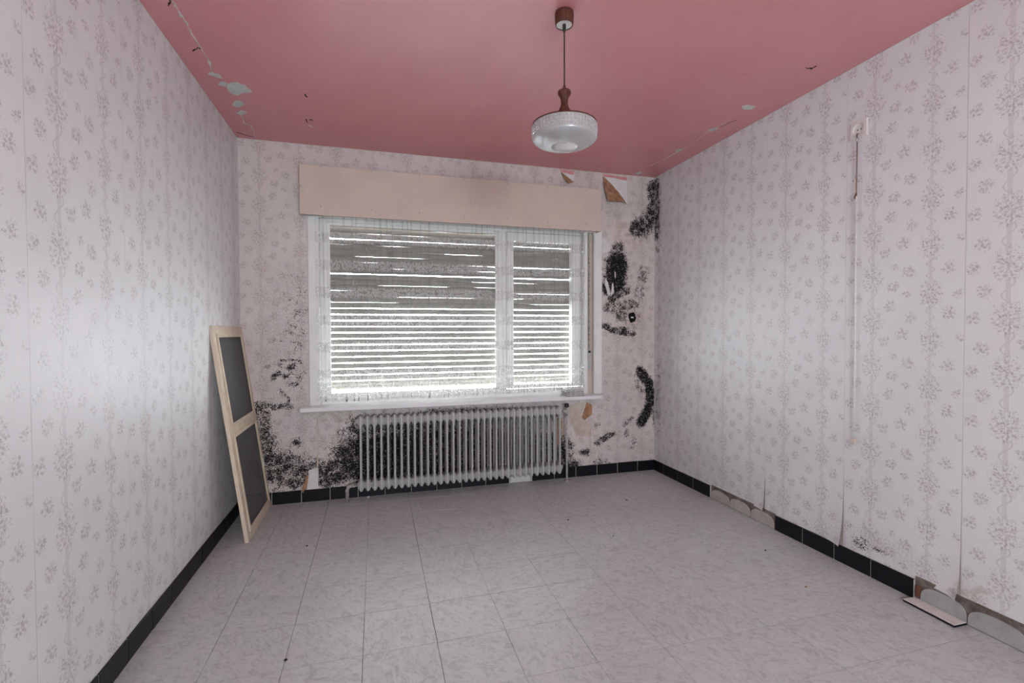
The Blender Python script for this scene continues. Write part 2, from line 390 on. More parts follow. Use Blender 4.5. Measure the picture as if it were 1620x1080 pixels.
# ================================================================== ROOM SHELL
T = 0.30
WIN = (-0.40, 1.80, 0.675, 2.12)          # hole in the back wall
def struct(name, vf, mat, label, cat):
    return tag(mesh(name, vf, mat), label, cat, kind='structure')
wall_left = struct('wall_left', box(XL - T, XL, YR - T, YB + T, -.1, HC + .1), M['plaster'], 'left wall covered in grey floral wallpaper strips, screen frame leaning on it', 'wall')
wall_right = struct('wall_right', box(XR, XR + T, YR - T, YB + T, -.1, HC + .1), M['plaster'], 'right wall with grey floral wallpaper, high socket and hanging cord', 'wall')
wall_back = struct('wall_back', join(box(XL, WIN[0], YB, YB + .26, -.1, HC + .1), box(WIN[1], XR, YB, YB + .26, -.1, HC + .1),
                   box(WIN[0], WIN[1], YB, YB + .26, -.1, WIN[2]), box(WIN[0], WIN[1], YB, YB + .26, WIN[3], HC + .1)), M['plaster'],
                   'window wall with mouldy peeling floral wallpaper', 'wall')
wall_rear = struct('wall_rear', join(box(XL, FILL_WIN[0], YR - .2, YR, -.1, HC + .1), box(FILL_WIN[1], XR, YR - .2, YR, -.1, HC + .1),
                   box(FILL_WIN[0], FILL_WIN[1], YR - .2, YR, FILL_WIN[3], HC + .1), box(FILL_WIN[0], FILL_WIN[1], YR - .2, YR, -.1, FILL_WIN[2])), M['plaster_pale'],
                   'plain pale wall opposite the shuttered window', 'wall')
ceiling = struct('ceiling', box(XL, XR, YR, YB, HC, HC + .1), M['ceiling'], 'pink painted ceiling with peeling cracks along both sides', 'ceiling')
floor = struct('floor', box(XL, XR, YR, YB, -.1, -.004), M['subfloor'], 'floor of pale grey marbled square tiles', 'floor')
# unseen window added behind the camera for fill light
dr = empty('fill_window', ((FILL_WIN[0] + FILL_WIN[1]) / 2, YR - .1, FILL_WIN[2])); tag(dr, 'unseen white framed window added for fill light opposite the shuttered window', 'window', kind='structure')
for nm, b_ in (('frame_side', (FILL_WIN[0], FILL_WIN[0] + .05, FILL_WIN[2], FILL_WIN[3])), ('frame_side', (FILL_WIN[1] - .05, FILL_WIN[1], FILL_WIN[2], FILL_WIN[3])),
               ('frame_top', (FILL_WIN[0] + .05, FILL_WIN[1] - .05, FILL_WIN[3] - .05, FILL_WIN[3])), ('frame_bottom', (FILL_WIN[0] + .05, FILL_WIN[1] - .05, FILL_WIN[2], FILL_WIN[2] + .05))):
    part(nm, box(b_[0], b_[1], YR - .13, YR - .07, b_[2], b_[3]), M['white'], dr)
part('pane', box(FILL_WIN[0] + .05, FILL_WIN[1] - .05, YR - .103, YR - .097, FILL_WIN[2] + .05, FILL_WIN[3] - .05), M['glass'], dr)

# ---------------------------------------------------------------- floor tiles, each its own piece
TS = 0.2838; GX0, GY0 = 0.224, 2.470
me_cache = {}
def tile_mesh(w, d):
    key = (round(w, 3), round(d, 3))
    if key not in me_cache:
        g, gy = .0006, .0011
        vf = box(-w / 2 + g, w / 2 - g, -d / 2 + gy, d / 2 - gy, -.004, 0, .0006)
        me = bpy.data.meshes.new('floor_tile'); me.from_pydata(vf[0], [], vf[1]); me.materials.append(M['tile']); me_cache[key] = me
    return me_cache[key]
xs = sorted({XL, XR} | {GX0 + TS * i for i in range(-8, 12) if XL + .01 < GX0 + TS * i < XR - .01})
ys = sorted({YR, YB} | {GY0 + TS * i for i in range(-16, 8) if YR + .01 < GY0 + TS * i < YB - .01})
for i in range(len(xs) - 1):
    for j in range(len(ys) - 1):
        wide = .0009 if abs(xs[i] - GX0) < .01 or abs(xs[i] - (GX0 - 2 * TS)) < .01 else .0001
        x0 = xs[i] + wide
        o = bpy.data.objects.new('floor_tile', tile_mesh(xs[i + 1] - x0, ys[j + 1] - ys[j])); COL.objects.link(o); o.parent = floor
        o.location = ((x0 + xs[i + 1]) / 2 + rnd.uniform(-.0004, .0004), (ys[j] + ys[j + 1]) / 2 + rnd.uniform(-.0004, .0004), rnd.uniform(-.0004, .0002))
        o.rotation_euler = (rnd.uniform(-.0012, .0012), rnd.uniform(-.0012, .0012), rnd.uniform(-.0012, .0012))

# ---------------------------------------------------------------- skirting tiles
SKH = 0.090
def skirting(name, label, segs, place, span, skip):
    """segs: joint coordinates along the wall; place(a, t, z) -> xyz with t = distance from wall"""
    runs = []
    for a0, a1 in zip(segs[:-1], segs[1:]):
        if any(s0 - .01 <= (a0 + a1) / 2 <= s1 + .01 for s0, s1 in skip): continue
        if runs and abs(runs[-1][1] - a0) < 1e-4: runs[-1][1] = a1
        else: runs.append([a0, a1])
    def bx(a0, a1, t0, t1, z0, z1):
        v, f = box(a0, a1, t0, t1, z0, z1, .0015 if t1 > .009 else 0)
        return [place(*p) for p in v], f
    base = struct(name, join(*[bx(r0, r1, 0, .0088, 0, SKH - .002) for r0, r1 in runs]), M['grout'], label, 'baseboard')
    for a0, a1 in zip(segs[:-1], segs[1:]):
        if any(s0 - .01 <= (a0 + a1) / 2 <= s1 + .01 for s0, s1 in skip): continue
        z = rnd.uniform(-.001, .001); t = rnd.uniform(-.0006, .0006)
        part('skirting_tile', bx(a0 + .0016, a1 - .0016, .001, .011 + t, .001, SKH + z), M['black'], base)
    return base
def jl(first, step, lo, hi, inner):
    a = [first + step * i for i in range(-40, 40)]; a = [q for q in a if lo + .03 < q < hi - .03]; return [lo] + a + [hi]
sk_l = skirting('baseboard_left', 'black glazed skirting tiles along the left wall', jl(2.109, .198, YR, YB, 0), lambda a, t, z: (XL + t, a, z), 0, [])
sk_r = skirting('baseboard_right', 'black glazed skirting tiles on the right wall, several missing', jl(1.599, .2005, YR, YB, 0), lambda a, t, z: (XR - t, a, z), 0, [(2.404, 2.995), (.8, 1.597)])
sk_b = skirting('baseboard_back', 'black glazed skirting tiles under the radiator, one missing', jl(-.534, .1965, XL, XR, 0), lambda a, t, z: (a, YB - t, z), 0, [(1.04, 1.22)])
# bare adhesive pads where tiles fell off
def pad(a0, a1, h, parent, mat, flat=False):
    n = 18; poly = [(a0, .004), (a1, .004)]
    for i in range(n + 1):
        t = PI * i / n; c = math.cos(t); s = math.sin(t) ** .55
        poly.append(((a0 + a1) / 2 + (a1 - a0) / 2 * (abs(c) ** .75) * (1 if c > 0 else -1), .006 + (h - .006) * s))
    fn = (lambda a, b, t: (XR - t, a, b)) if not flat else (lambda a, b, t: (a, YB - t, b))
    v, f = prism(poly, fn, .003, .008)
    part('adhesive_pad', (v, f), mat, parent)
for a0, a1 in ((2.80, 2.992), (2.607, 2.798), (2.408, 2.603)): pad(a0, a1, .078, sk_r, M['glue_beige'])
for a0, a1 in ((1.395, 1.572), (1.195, 1.390), (1.0, 1.19), (.82, .99)): pad(a0, a1, .083, sk_r, M['glue'])
part('skirting_cavity', join(box(XR - .003, XR - .0005, 2.404, 2.995, 0, .098), box(XR - .003, XR - .0005, .79, 1.597, 0, .108)), M['cavity'], sk_r)
part('wood_fragment', box(XR - .010, XR - .001, 1.574, 1.594, .018, .066, .002), M['wood_bit'], sk_r)
pad(1.05, 1.215, .075, sk_b, M['plaster_pale'], True)

# ---------------------------------------------------------------- wallpaper strips
def cells(a, b, n): return [a + (b - a) * i / n for i in range(n + 1)]
def strip(parent, al, zl, place, ufun, lift=None, hole=None, fields=None):
    """grid strip; al, zl lists of coordinates; place(a, z, t)"""
    na, nz = len(al), len(zl); V = []; keepf = []
    for z in zl:
        for a in al:
            V.append(place(a, z, .0008 + (lift(a, z) if lift else 0.0)))
    F = []
    for j in range(nz - 1):
        for i in range(na - 1):
            if hole and hole((al[i] + al[i + 1]) / 2, (zl[j] + zl[j + 1]) / 2): continue
            F.append((j * na + i, j * na + i + 1, (j + 1) * na + i + 1, (j + 1) * na + i))
    me = bpy.data.meshes.new('wallpaper_strip'); me.from_pydata(V, [], F); mouldy = bool(fields)
    if fields: pts = np.array([(a, z) for z in zl for a in al]); mouldy = max(fn(pts).max() for fn in fields.values()) > .15
    me.materials.append(M['paper_mould' if mouldy else 'paper'])
    uvl = me.uv_layers.new(name='UVMap'); A = np.array([[ufun(a), z - 2.47] for z in zl for a in al], dtype=np.float32)
    li = np.zeros(len(me.loops), dtype=np.int32); me.loops.foreach_get('vertex_index', li)
    uvl.data.foreach_set('uv', A[li].ravel())
    if mouldy:
        for nm, fn in fields.items():
            at = me.attributes.new(nm, 'FLOAT', 'POINT'); at.data.foreach_set('value', fn(pts).astype(np.float32))
    me.polygons.foreach_set('use_smooth', [True] * len(me.polygons))
    o = bpy.data.objects.new('wallpaper_strip', me); COL.objects.link(o); o.parent = parent
    return o

# soft blobs and strokes: list of (points, rx, rz, strength) in wall metres
def field(shapes):
    def fn(p):
        out = np.zeros(len(p))
        for pts, rx, rz, s in shapes:
            q = p / np.array([rx, rz]); best = np.full(len(p), 1e9)
            P_ = [np.array(a) / np.array([rx, rz]) for a in pts]
            if len(P_) == 1: best = np.linalg.norm(q - P_[0], axis=1)
            for a, b in zip(P_[:-1], P_[1:]):
                ab = b - a; t = np.clip(((q - a) @ ab) / (ab @ ab + 1e-9), 0, 1)
                best = np.minimum(best, np.linalg.norm(q - (a + t[:, None] * ab), axis=1))
            w = np.clip((1.75 - best) / 1.15, 0, 1); w = w * w * (3 - 2 * w)
            out = np.maximum(out, s * w)
        return out
    return fn
def S(pts, rx, rz, s, on=onb):       # radii in pixels of the back wall: 209 px per metre
    return ([on(*p) for p in pts], rx / 205., rz / 208., s)
mould_dark_b = field([
    S([(470, 500)], 14, 55, .27), S([(443, 578)], 4, 4, .62), S([(441, 590), (434, 597)], 4, 4, .72), S([(460, 582), (463, 579)], 5, 4, .74), S([(452, 596)], 4, 3, .7), S([(466, 607)], 6, 5, .6), S([(466, 590)], 12, 22, .36), S([(423, 581)], 4, 3, .5), S([(452, 570), (470, 569)], 7, 1.2, .66), S([(474, 570)], 3, 6, .6), S([(436, 538), (470, 541)], 6, 1.5, .55), S([(442, 615), (448, 624), (457, 628), (457, 636)], 1.6, 1.6, .75),
    S([(414, 645), (432, 642), (452, 642)], 9, 5, .62), S([(412, 650), (416, 690), (430, 720)], 13, 14, .68), S([(432, 738), (470, 748)], 26, 24, .74), S([(440, 770), (470, 770)], 22, 10, .42),
    S([(470, 698)], 5, 8, .7), S([(482, 735)], 9, 8, .7), S([(497, 742)], 10, 16, .72),
    S([(515, 752), (560, 735)], 24, 18, .86), S([(575, 725), (640, 712), (700, 715)], 40, 34, 1.0), S([(575, 690), (700, 690)], 30, 28, .72), S([(700, 705), (800, 712), (872, 722)], 30, 36, .95),
    S([(640, 668), (870, 664)], 20, 14, .55), S([(700, 652), (780, 648)], 40, 6, .6), S([(590, 752), (880, 745)], 30, 14, 1.0),  # darker bands under the sill and behind the radiator
    S([(893, 728), (906, 738)], 14, 12, .82), S([(925, 716)], 11, 6, .75), S([(885, 700), (900, 706)], 8, 10, .7), S([(950, 730)], 14, 6, .6), S([(915, 742), (960, 735)], 14, 5, .5),
    S([(1033, 300), (1036, 330), (1024, 352), (1005, 362)], 11, 16, .84), S([(1018, 360)], 16, 16, .78),
    S([(978, 392)], 11, 9, .86), S([(976, 420), (974, 440)], 18, 26, 1.15), S([(960, 455)], 9, 14, .9), S([(957, 425)], 5, 20, .5), S([(990, 460), (968, 472)], 9, 7, .8),
    S([(1018, 430), (1012, 465)], 9, 14, .46), S([(965, 488), (1000, 482)], 14, 9, .64), S([(982, 500)], 12, 10, .62), S([(1000, 502)], 14, 15, .45),
    S([(955, 515), (970, 522), (988, 526), (1000, 528)], 7, 5, .82), S([(985, 522)], 8, 7, .85),
    S([(1013, 588), (1026, 606), (1029, 630), (1025, 650), (1014, 668)], 8.5, 9, 1.05), S([(1037, 640), (1036, 664)], 4, 12, .75), S([(1008, 600), (1014, 618)], 6, 14, .45),
    S([(944, 701), (968, 686)], 6, 5, .74), S([(988, 672), (1000, 660)], 3, 4, .6), S([(944, 672)], 6, 4, .5), S([(992, 685)], 6, 9, .56), S([(1002, 700)], 7, 10, .4)])
dirt_grey_b = field([S([(462, 480), (450, 600)], 34, 60, .38), S([(440, 700), (520, 720)], 60, 60, .40), S([(505, 640), (560, 690)], 50, 40, .30), S([(975, 330)], 22, 26, .42), S([(1010, 320)], 26, 36, .34),
                S([(990, 440), (990, 520)], 40, 50, .36), S([(980, 600), (980, 700)], 45, 50, .34), S([(960, 720), (1020, 710)], 30, 26, .36), S([(700, 265), (930, 290)], 40, 10, .24)])  # last stroke: faint grey band between pelmet and ceiling
stain_b = field([S([(1003, 378), (985, 365)], 18, 20, .5), S([(998, 475), (960, 478)], 14, 10, .45), S([(1000, 502)], 24, 22, .42), S([(520, 655), (600, 655)], 30, 14, .45), S([(455, 462)], 30, 14, .32), S([(886, 680)], 8, 26, .8),
                 S([(520, 690)], 40, 30, .30), S([(930, 660)], 20, 30, .25), S([(480, 620)], 8, 60, .35), S([(975, 350)], 20, 30, .25)])
F_B = {'mould': mould_dark_b, 'dirt': lambda p: np.maximum(dirt_grey_b(p), .08), 'stain': lambda p: np.maximum(stain_b(p), .20), 'backlit_age': lambda p: np.ones(len(p))}  # even tint puts the backlit wall's darker tone into the paper

TOP = HC - .004
seams_b = [XL + .001, -.415, .097, .609, 1.121, 1.62, 2.12, XR - .001]
orig_b = [-.927, -.415, .097, .609, 1.121, 1.62, 2.12]
hz0, hz1 = WIN[2], WIN[3]
for i in range(len(seams_b) - 1):
    a0, a1 = seams_b[i] + .0006, seams_b[i + 1] - .0006
    al = cells(a0, a1, max(2, round((a1 - a0) / .0125)))
    for e in (WIN[0], WIN[1]):
        if a0 + .002 < e < a1 - .002: al = sorted(al + [e])
    zl = sorted(cells(.088, TOP - .002 * (i % 2), 200) + [hz0, hz1])
    hole = lambda a, z: WIN[0] < a < WIN[1] and hz0 < z < hz1
    o0 = orig_b[i]
    strip(wall_back, al, zl, lambda a, z, t: (a, YB - t, z), lambda a: a - o0, None, hole, F_B)

def gauss(a, z, a0, z0, sa, sz, h, side):
    d = (a - a0) * side
    if d < -1e-6: return 0.0
    return h * math.exp(-d / sa) * math.exp(-max(0, z - z0) / sz)
mould_r = field([([(3.745, 2.52), (3.735, 2.30), (3.74, 2.10)], .05, .06, .74), ([(3.70, 2.0)], .04, .08, .4), ([(3.70, .85), (3.71, .45)], .04, .12, .3),
                 ([onr(1385, 868), onr(1398, 874)], .03, .008, .55), ([onr(1365, 860)], .05, .03, .42), ([onr(1175, 805)], .2, .01, .4)])
dirt_r = field([([(3.62, 2.4), (3.62, .3)], .14, .5, .34), ([(3.2, .25), (2.2, .18)], .35, .12, .28), ([(1.75, .18)], .25, .06, .32), ([(3.3, .5)], .4, .3, .22)])
stain_r = field([([(3.70, 2.3), (3.70, .4)], .05, .3, .32), ([(1.80, .17)], .12, .04, .35), ([(1.37, .14)], .08, .05, .4)])
F_R = {'mould': mould_r, 'dirt': dirt_r, 'stain': stain_r}
# lifted corners: (seam y, height of lift zone, amount)
s = 1.956 + .534 * 3
curls = {}
k0 = YB - .001
edges = [YB - .001] + [1.956 + .534 * j for j in range(3, -6, -1)] + [YR + .001]
edges = [e for e in edges if YR + .001 <= e <= YB - .001]
LIFT = [(2.490, .075, .075, .020), (1.956, .090, .095, .032), (1.422, .065, .070, .034)]   # seam, depth along wall, height, lift
for i in range(len(edges) - 1):
    hi, lo = edges[i] - .0006, edges[i + 1] + .0006
    org = edges[i] if i > 0 else edges[1] + .534
    al = cells(hi, lo, round((hi - lo) / .0125)) if hi > 3.2 or lo > .6 else cells(hi, lo, 20)
    z0 = .090 if not (lo < 2.9 and hi > 2.5) else .088
    zl = cells(z0, z0 + .35, 24) + cells(z0 + .35, HC - .002, 60 if hi < 3.2 else 150)[1:]
    def lift(a, z, lo=lo):
        t = 0.0
        for sm, sa, sz, h in LIFT:
            if abs(lo - sm) < .01: t += gauss(a, z, lo, z0, sa * .55, sz, h, 1)
        return t
    strip(wall_right, al, zl, lambda a, z, t: (XR - t, a, z), lambda a: org - a, lift, None, F_R)
mould_l = field([([(3.70, 2.55)], .03, .03, .2)])
grey_l = field([([(3.66, 2.2), (3.66, .4)], .10, .5, .28), ([(3.5, .25), (2.0, .15)], .4, .06, .20)])  # greyer down the back corner and along the skirting
edges = [YR + .001] + [1.63 + .534 * j for j in range(-6, 5) if YR + .05 < 1.63 + .534 * j < YB - .02] + [YB - .001]
for i in range(len(edges) - 1):
    lo, hi = edges[i] + .0006, edges[i + 1] - .0006
    org = edges[i] if i > 0 else edges[1] - .534
    strip(wall_left, cells(lo, hi, 18), cells(.088, HC - .002, 80), lambda a, z, t: (XL + t, a, z), lambda a: a - org, None, None, {'mould': mould_l, 'dirt': grey_l, 'stain': mould_l})

# patches where the paper is gone, torn flaps
def patch(pts, mat, parent=wall_back, t=.0016, name='bare_plaster'):
    poly = [onb(*p) for p in pts]
    return part(name, prism(poly, lambda a, b, q: (a, YB - q, b), t, .0004), mat, parent)
def rough(pts, amp=1.2, n=4, seed=1):
    r_ = random.Random(seed); out = []
    for (x0, y0), (x1, y1) in zip(pts, pts[1:] + pts[:1]):
        for i in range(n):
            t = i / n; out.append((x0 + (x1 - x0) * t + r_.uniform(-amp, amp), y0 + (y1 - y0) * t + r_.uniform(-amp, amp)))
    return out
patch([(886, 271), (908, 273.5), (907.5, 290), (900, 284)], M['plaster_pale'])
patch([(953, 279), (992, 284.5), (992, 325), (976, 302)], M['plaster_pale'])
patch(rough([(899, 640), (924, 637), (921, 660), (934, 674), (935, 689), (911, 691), (907, 676), (900, 664)], 1.0, 4, 3), M['plaster_beige'])
patch(rough([(881, 664), (889, 660), (888, 682), (886, 702), (880, 704)], .8, 3, 5), M['flap'])
patch(rough([(952, 376), (958, 380), (964, 387), (966.5, 396), (960, 399), (953, 399)], .8, 3, 8), M['plaster_pale'])
patch(rough([(958, 440), (962, 446), (965, 468), (961, 465), (957, 450)], .5, 2, 9), M['plaster_pale'])
patch(rough([(972, 430), (973.5, 430), (974, 440), (972.4, 438)], .2, 2, 9), M['plaster_pale'])
patch(rough([(968, 450), (970, 446), (971, 462), (966, 470)], .4, 2, 9), M['plaster_pale'])
patch(rough([(488, 744), (503.5, 738), (503.5, 774), (485.5, 775)], .5, 3, 10), M['plaster_pale'])
patch([(500.8, 660), (503.4, 660), (503.6, 740), (501, 740)], M['plaster_beige'])
def flap(pts, lifts, name='torn_paper_flap', mat='flap'):
    """fan of points on the back wall, each lifted off by its own distance"""
    V = [(onb(*p)[0], YB - l, onb(*p)[1]) for p, l in zip(pts, lifts)]
    n = len(V); V2 = [(v[0], v[1] + .0012, v[2]) for v in V]
    F = [tuple(range(n))] + [tuple(range(2 * n - 1, n - 1, -1))] + [(i, i + n, (i + 1) % n + n, (i + 1) % n) for i in range(n)]
    part(name, (V + V2, F), M[mat], wall_back, False)
flap([(886.5, 271.5), (890, 281), (897, 291.5), (907.5, 288.5), (897, 280)], [.004, .022, .030, .012, .005])
flap([(953.3, 278.5), (954, 300), (958, 319.5), (986, 321), (993, 325.5), (979, 305), (966, 290)], [.004, .03, .045, .035, .006, .004, .003])
flap([(928, 635.5), (935, 640), (934, 654), (923, 663.5), (920, 660), (924, 648)], [.004, .020, .030, .026, .010, .005])
flap([(486, 770), (489, 747), (485, 752), (478, 776), (480, 779)], [.004, .006, .018, .024, .012])
# red ceiling paint brushed onto the bare plaster at the top
patch(rough([(885, 268.0), (908, 270.6), (907.5, 277), (896, 274), (890, 273)], .5, 3, 4), M['ceiling'], t=.0022, name='paint_smear')
patch(rough([(953, 275.2), (992, 281.0), (991.5, 286), (972, 281.5), (956, 279)], .5, 3, 6), M['ceiling'], t=.0022, name='paint_smear')
# broken socket hole
hx, hz = onb(1000, 502)
def ringpts(rx, rz, n, seed, jit):
    r_ = random.Random(seed); return [(hx + rx * (1 + r_.uniform(-jit, jit)) * math.cos(2 * PI * i / n), hz + rz * (1 + r_.uniform(-jit, jit)) * math.sin(2 * PI * i / n)) for i in range(n)]
part('hole_shade_disc', prism(ringpts(.036, .046, 18, 2, .14), lambda a, b, q: (a, YB - q, b), .0020, .0004), M['dark'], wall_back)  # flat black disc; the hole's inner shade put into its colour
part('torn_paper_rim', tube([(a, YB - .002, b) for a, b in ringpts(.044, .054, 18, 2, .12)] + [(ringpts(.044, .054, 18, 2, .12)[0][0], YB - .002, ringpts(.044, .054, 18, 2, .12)[0][1])], .003, 5), M['plaster_beige'], wall_back)
part('broken_socket', box(hx - .014, hx + .012, YB - .006, YB - .002, hz - .006, hz + .006, .001), M['plastic'], wall_back).rotation_euler = (0, 0, 0)

# ---------------------------------------------------------------- ceiling flakes and cracks
def cpatch(pts, mat='plaster_ceiling', t=.002, name='bare_plaster', amp=.6, seed=1, n=3):
    poly = [onc(*p) for p in (rough(pts, amp, n, seed) if amp else pts)]
    return part(name, prism(poly, lambda a, b, q: (a, b, HC - q), .0002, t), M[mat], ceiling)
C8 = lambda *a: [(220 + x / 4.5, y / 4.5) for x, y in a]
cpatch(C8((622, 600), (650, 588), (695, 586), (750, 605), (808, 655), (735, 662), (700, 680), (660, 665), (630, 640)), seed=1)
cpatch(C8((487, 520), (520, 512), (575, 533), (592, 560), (560, 550), (500, 532)), seed=2)
cpatch(C8((558, 598), (585, 578), (625, 590), (612, 618)), seed=3)
cpatch(C8((660, 752), (685, 715), (735, 720), (748, 745), (705, 762)), seed=4)
cpatch(C8((687, 803), (722, 785), (768, 798), (730, 822)), seed=5)
cpatch(C8((283, 100), (298, 93), (312, 120), (290, 120)), seed=6, amp=.3)
cpatch(C8((245, 35), (275, 45), (262, 50)), seed=7, amp=.2)
cpatch(C8((487, 435), (515, 445), (512, 462), (495, 450)), seed=8, amp=.3)
cpatch([(1173, 168), (1182, 166), (1196, 168), (1190, 172), (1176, 173)], seed=9, amp=.5)
cpatch([(1120, 206), (1132, 201), (1136, 203), (1124, 208)], seed=10, amp=.3)
cpatch([(1068, 238), (1078, 235), (1080, 237), (1070, 241)], seed=12, amp=.3)
cpatch([(1005, 273), (1014, 271), (1016, 273), (1008, 276)], seed=13, amp=.3)
def crack(pts, w, mat, name='ceiling_crack', seed=3):
    r_ = random.Random(seed); q = []
    for (x0, y0), (x1, y1) in zip(pts[:-1], pts[1:]):
        for i in range(4): q.append((x0 + (x1 - x0) * i / 4 + r_.uniform(-.8, .8), y0 + (y1 - y0) * i / 4 + r_.uniform(-.8, .8)))
    q.append(pts[-1]); P_ = [Vector(onc(*p)) for p in q]; V = []; F = []
    for i, p in enumerate(P_):
        d = (P_[min(i + 1, len(P_) - 1)] - P_[max(0, i - 1)]).normalized(); nn = Vector((-d.y, d.x)); ww = w * r_.uniform(.25, 1.0)
        for a, b in ((p + nn * ww, HC), (p + nn * ww * .6, HC - .0016), (p - nn * ww * .6, HC - .0016), (p - nn * ww, HC)): V.append((a.x, a.y, b))
    for i in range(len(P_) - 1):
        for k in range(3): F.append((i * 4 + k, i * 4 + k + 1, i * 4 + k + 5, i * 4 + k + 4))
    part(name, (V, F), M[mat], ceiling)
crack(C8((235, 0), (290, 95), (330, 150), (372, 235), (420, 310)), .0045, 'plaster_ceiling', seed=1)
crack(C8((420, 310), (455, 370), (492, 420), (515, 495)), .004, 'plaster_ceiling', seed=2)
crack(C8((735, 830), (752, 880), (795, 892), (820, 950), (820, 975)), .004, 'plaster_ceiling', seed=3)
crack(C8((385, 366), (415, 340), (440, 345)), .004, 'dark', seed=4)
crack(C8((205, 40), (218, 20), (222, 0)), .004, 'dark', seed=5)
crack(C8((1178, 665), (1195, 690)), .006, 'dark', seed=6)
crack(C8((1185, 850), (1200, 870)), .008, 'dark', seed=7); crack(C8((1215, 850), (1235, 858)), .008, 'dark', seed=8); crack(C8((1205, 885), (1235, 908)), .006, 'plaster_ceiling', seed=8)
crack([(1275, 107), (1284, 109), (1292, 104)], .006, 'dark', seed=9)
crack([(1060, 247), (1095, 228), (1120, 207), (1150, 193)], .003, 'plaster_ceiling', seed=10)
crack([(1030, 262), (1060, 247)], .003, 'plaster_ceiling', seed=12)
crack([(1140, 200), (1165, 190)], .003, 'dark', seed=13)
crack(C8((697, 942), (760, 960), (820, 975)), .004, 'dark', seed=11)

# ================================================================== WINDOW
YF = YB + .045        # room face of the window frame
win = empty('window_1', (0.67, YB + .08, .70)); tag(win, 'white two-part window behind the lace curtain', 'window', kind='structure')
FX0, FX1, FZ0, FZ1 = -.395, 1.735, .705, 2.12
def wp(name, x0, x1, z0, z1, y0=YF, y1=YF + .06, mat='white', b=.003): return part(name, box(x0, x1, y0, y1, z0, z1, b), M[mat], win)
wp('frame_side', FX0, -.345, .676, FZ1); wp('frame_side', 1.690, FX1, .676, FZ1)
wp('frame_bottom', -.345, 1.690, .676, .765, b=.002); wp('frame_top', -.345, 1.690, 2.06, FZ1)
wp('mullion', .965, 1.035, .765, 2.06)
# fixed light: glazing beads round the big pane
for a in ((-.345, -.325, .765, 2.06), (.945, .965, .765, 2.06)): wp('glazing_bead', *a, y0=YF + .012, y1=YF + .03, b=.002)
wp('glazing_bead', -.325, .945, .765, .782, y0=YF + .012, y1=YF + .03, b=.002); wp('glazing_bead', -.325, .945, 2.040, 2.06, y0=YF + .012, y1=YF + .03, b=.002)
part('pane', box(-.325, .945, YF + .028, YF + .032, .775, 2.05), M['glass'], win)
# opening casement on the right
sash = empty('casement', (0, 0, 0)); sash.parent = win; sash.location = (.69, -.03, .0)
def sp_(name, x0, x1, z0, z1, y0=YF - .018, y1=YF + .05, mat='white', b=.004): return part(name, box(x0, x1, y0, y1, z0, z1, b), M[mat], sash)
sp_('stile', 1.035, 1.093, .772, 2.055); sp_('stile', 1.610, 1.686, .772, 2.055)
sp_('rail', 1.093, 1.610, .772, .800); sp_('rail', 1.093, 1.610, 1.985, 2.055)
sp_('pane', 1.093, 1.610, .800, 1.985, YF + .014, YF + .018, 'glass', 0)
sp_('hinge', 1.684, 1.694, .86, .92, YF - .026, YF - .014, 'white', .002); sp_('hinge', 1.684, 1.694, 1.93, 1.99, YF - .026, YF - .014, 'cream', .002)
# casing boards round the opening
wp('casing_board', -.470, -.395, .705, 2.10, YB - .016, YF + .02)
wp('casing_board', 1.680 + .02, 1.737, .705, 2.10, YB - .012, YF + .0, b=.003)
wp('casing_board', 1.802, 1.868, .705, 2.10, YB - .016, YB - .0005)
wp('strap_recess', 1.7375, 1.8015, .705, 2.10, YB + .030, YB + .04, 'cream')
wp('recess_edge', 1.794, 1.802, .705, 2.10, YB - .013, YB + .03)
# shutter strap and winder plate in the recess
st = empty('shutter_strap', (1.765, YB + .02, .70)); tag(st, 'narrow grey shutter strap running down into its winder beside the casement', 'strap')
part('strap', box(1.757, 1.771, YB + .018, YB + .020, 1.08, 2.10), M['pipe_dirty'], st)
part('winder_plate', box(1.748, 1.780, YB + .014, YB + .029, .915, 1.085, .002), M['metal'], st)
part('winder_mouth', box(1.754, 1.775, YB + .010, YB + .016, 1.055, 1.075, .001), M['knob'], st)
part('screw', lathe([(0, .93), (.003, .93), (.003, .934), (0, .934)], (1.764, YB + .013), 8), M['metal'], st)

# window sill
def sill_shape():
    n = 8; pl = [(-.53, YB + .045), (-.53, YB - .118), (-.518, YB - .13)]
    pl += [(1.80, YB - .13), (1.825, YB - .122), (1.842, YB - .09), (1.86, YB - .02), (1.86, YB + .0)]
    pl += [(1.80, YB), (1.80, YB + .045), (WIN[0], YB + .045)]
    pl = [(-.53, YB - .001), (-.53, YB - .118), (-.518, YB - .13), (1.80, YB - .13), (1.825, YB - .122), (1.842, YB - .09), (1.862, YB - .02), (1.862, YB - .001), (1.7995, YB - .001), (1.7995, YB + .044), (WIN[0] + .0005, YB + .044), (WIN[0] + .0005, YB - .001)]
    a = prism(pl, lambda x, y, t: (x, y, t), .676, .705)
    return a
sill = tag(mesh('trim_1', sill_shape(), M['sill']), 'long white window sill above the radiator', 'window sill', kind='structure')
bv = sill.modifiers.new('bevel', 'BEVEL'); bv.width = .004; bv.segments = 2; bv.limit_method = 'ANGLE'

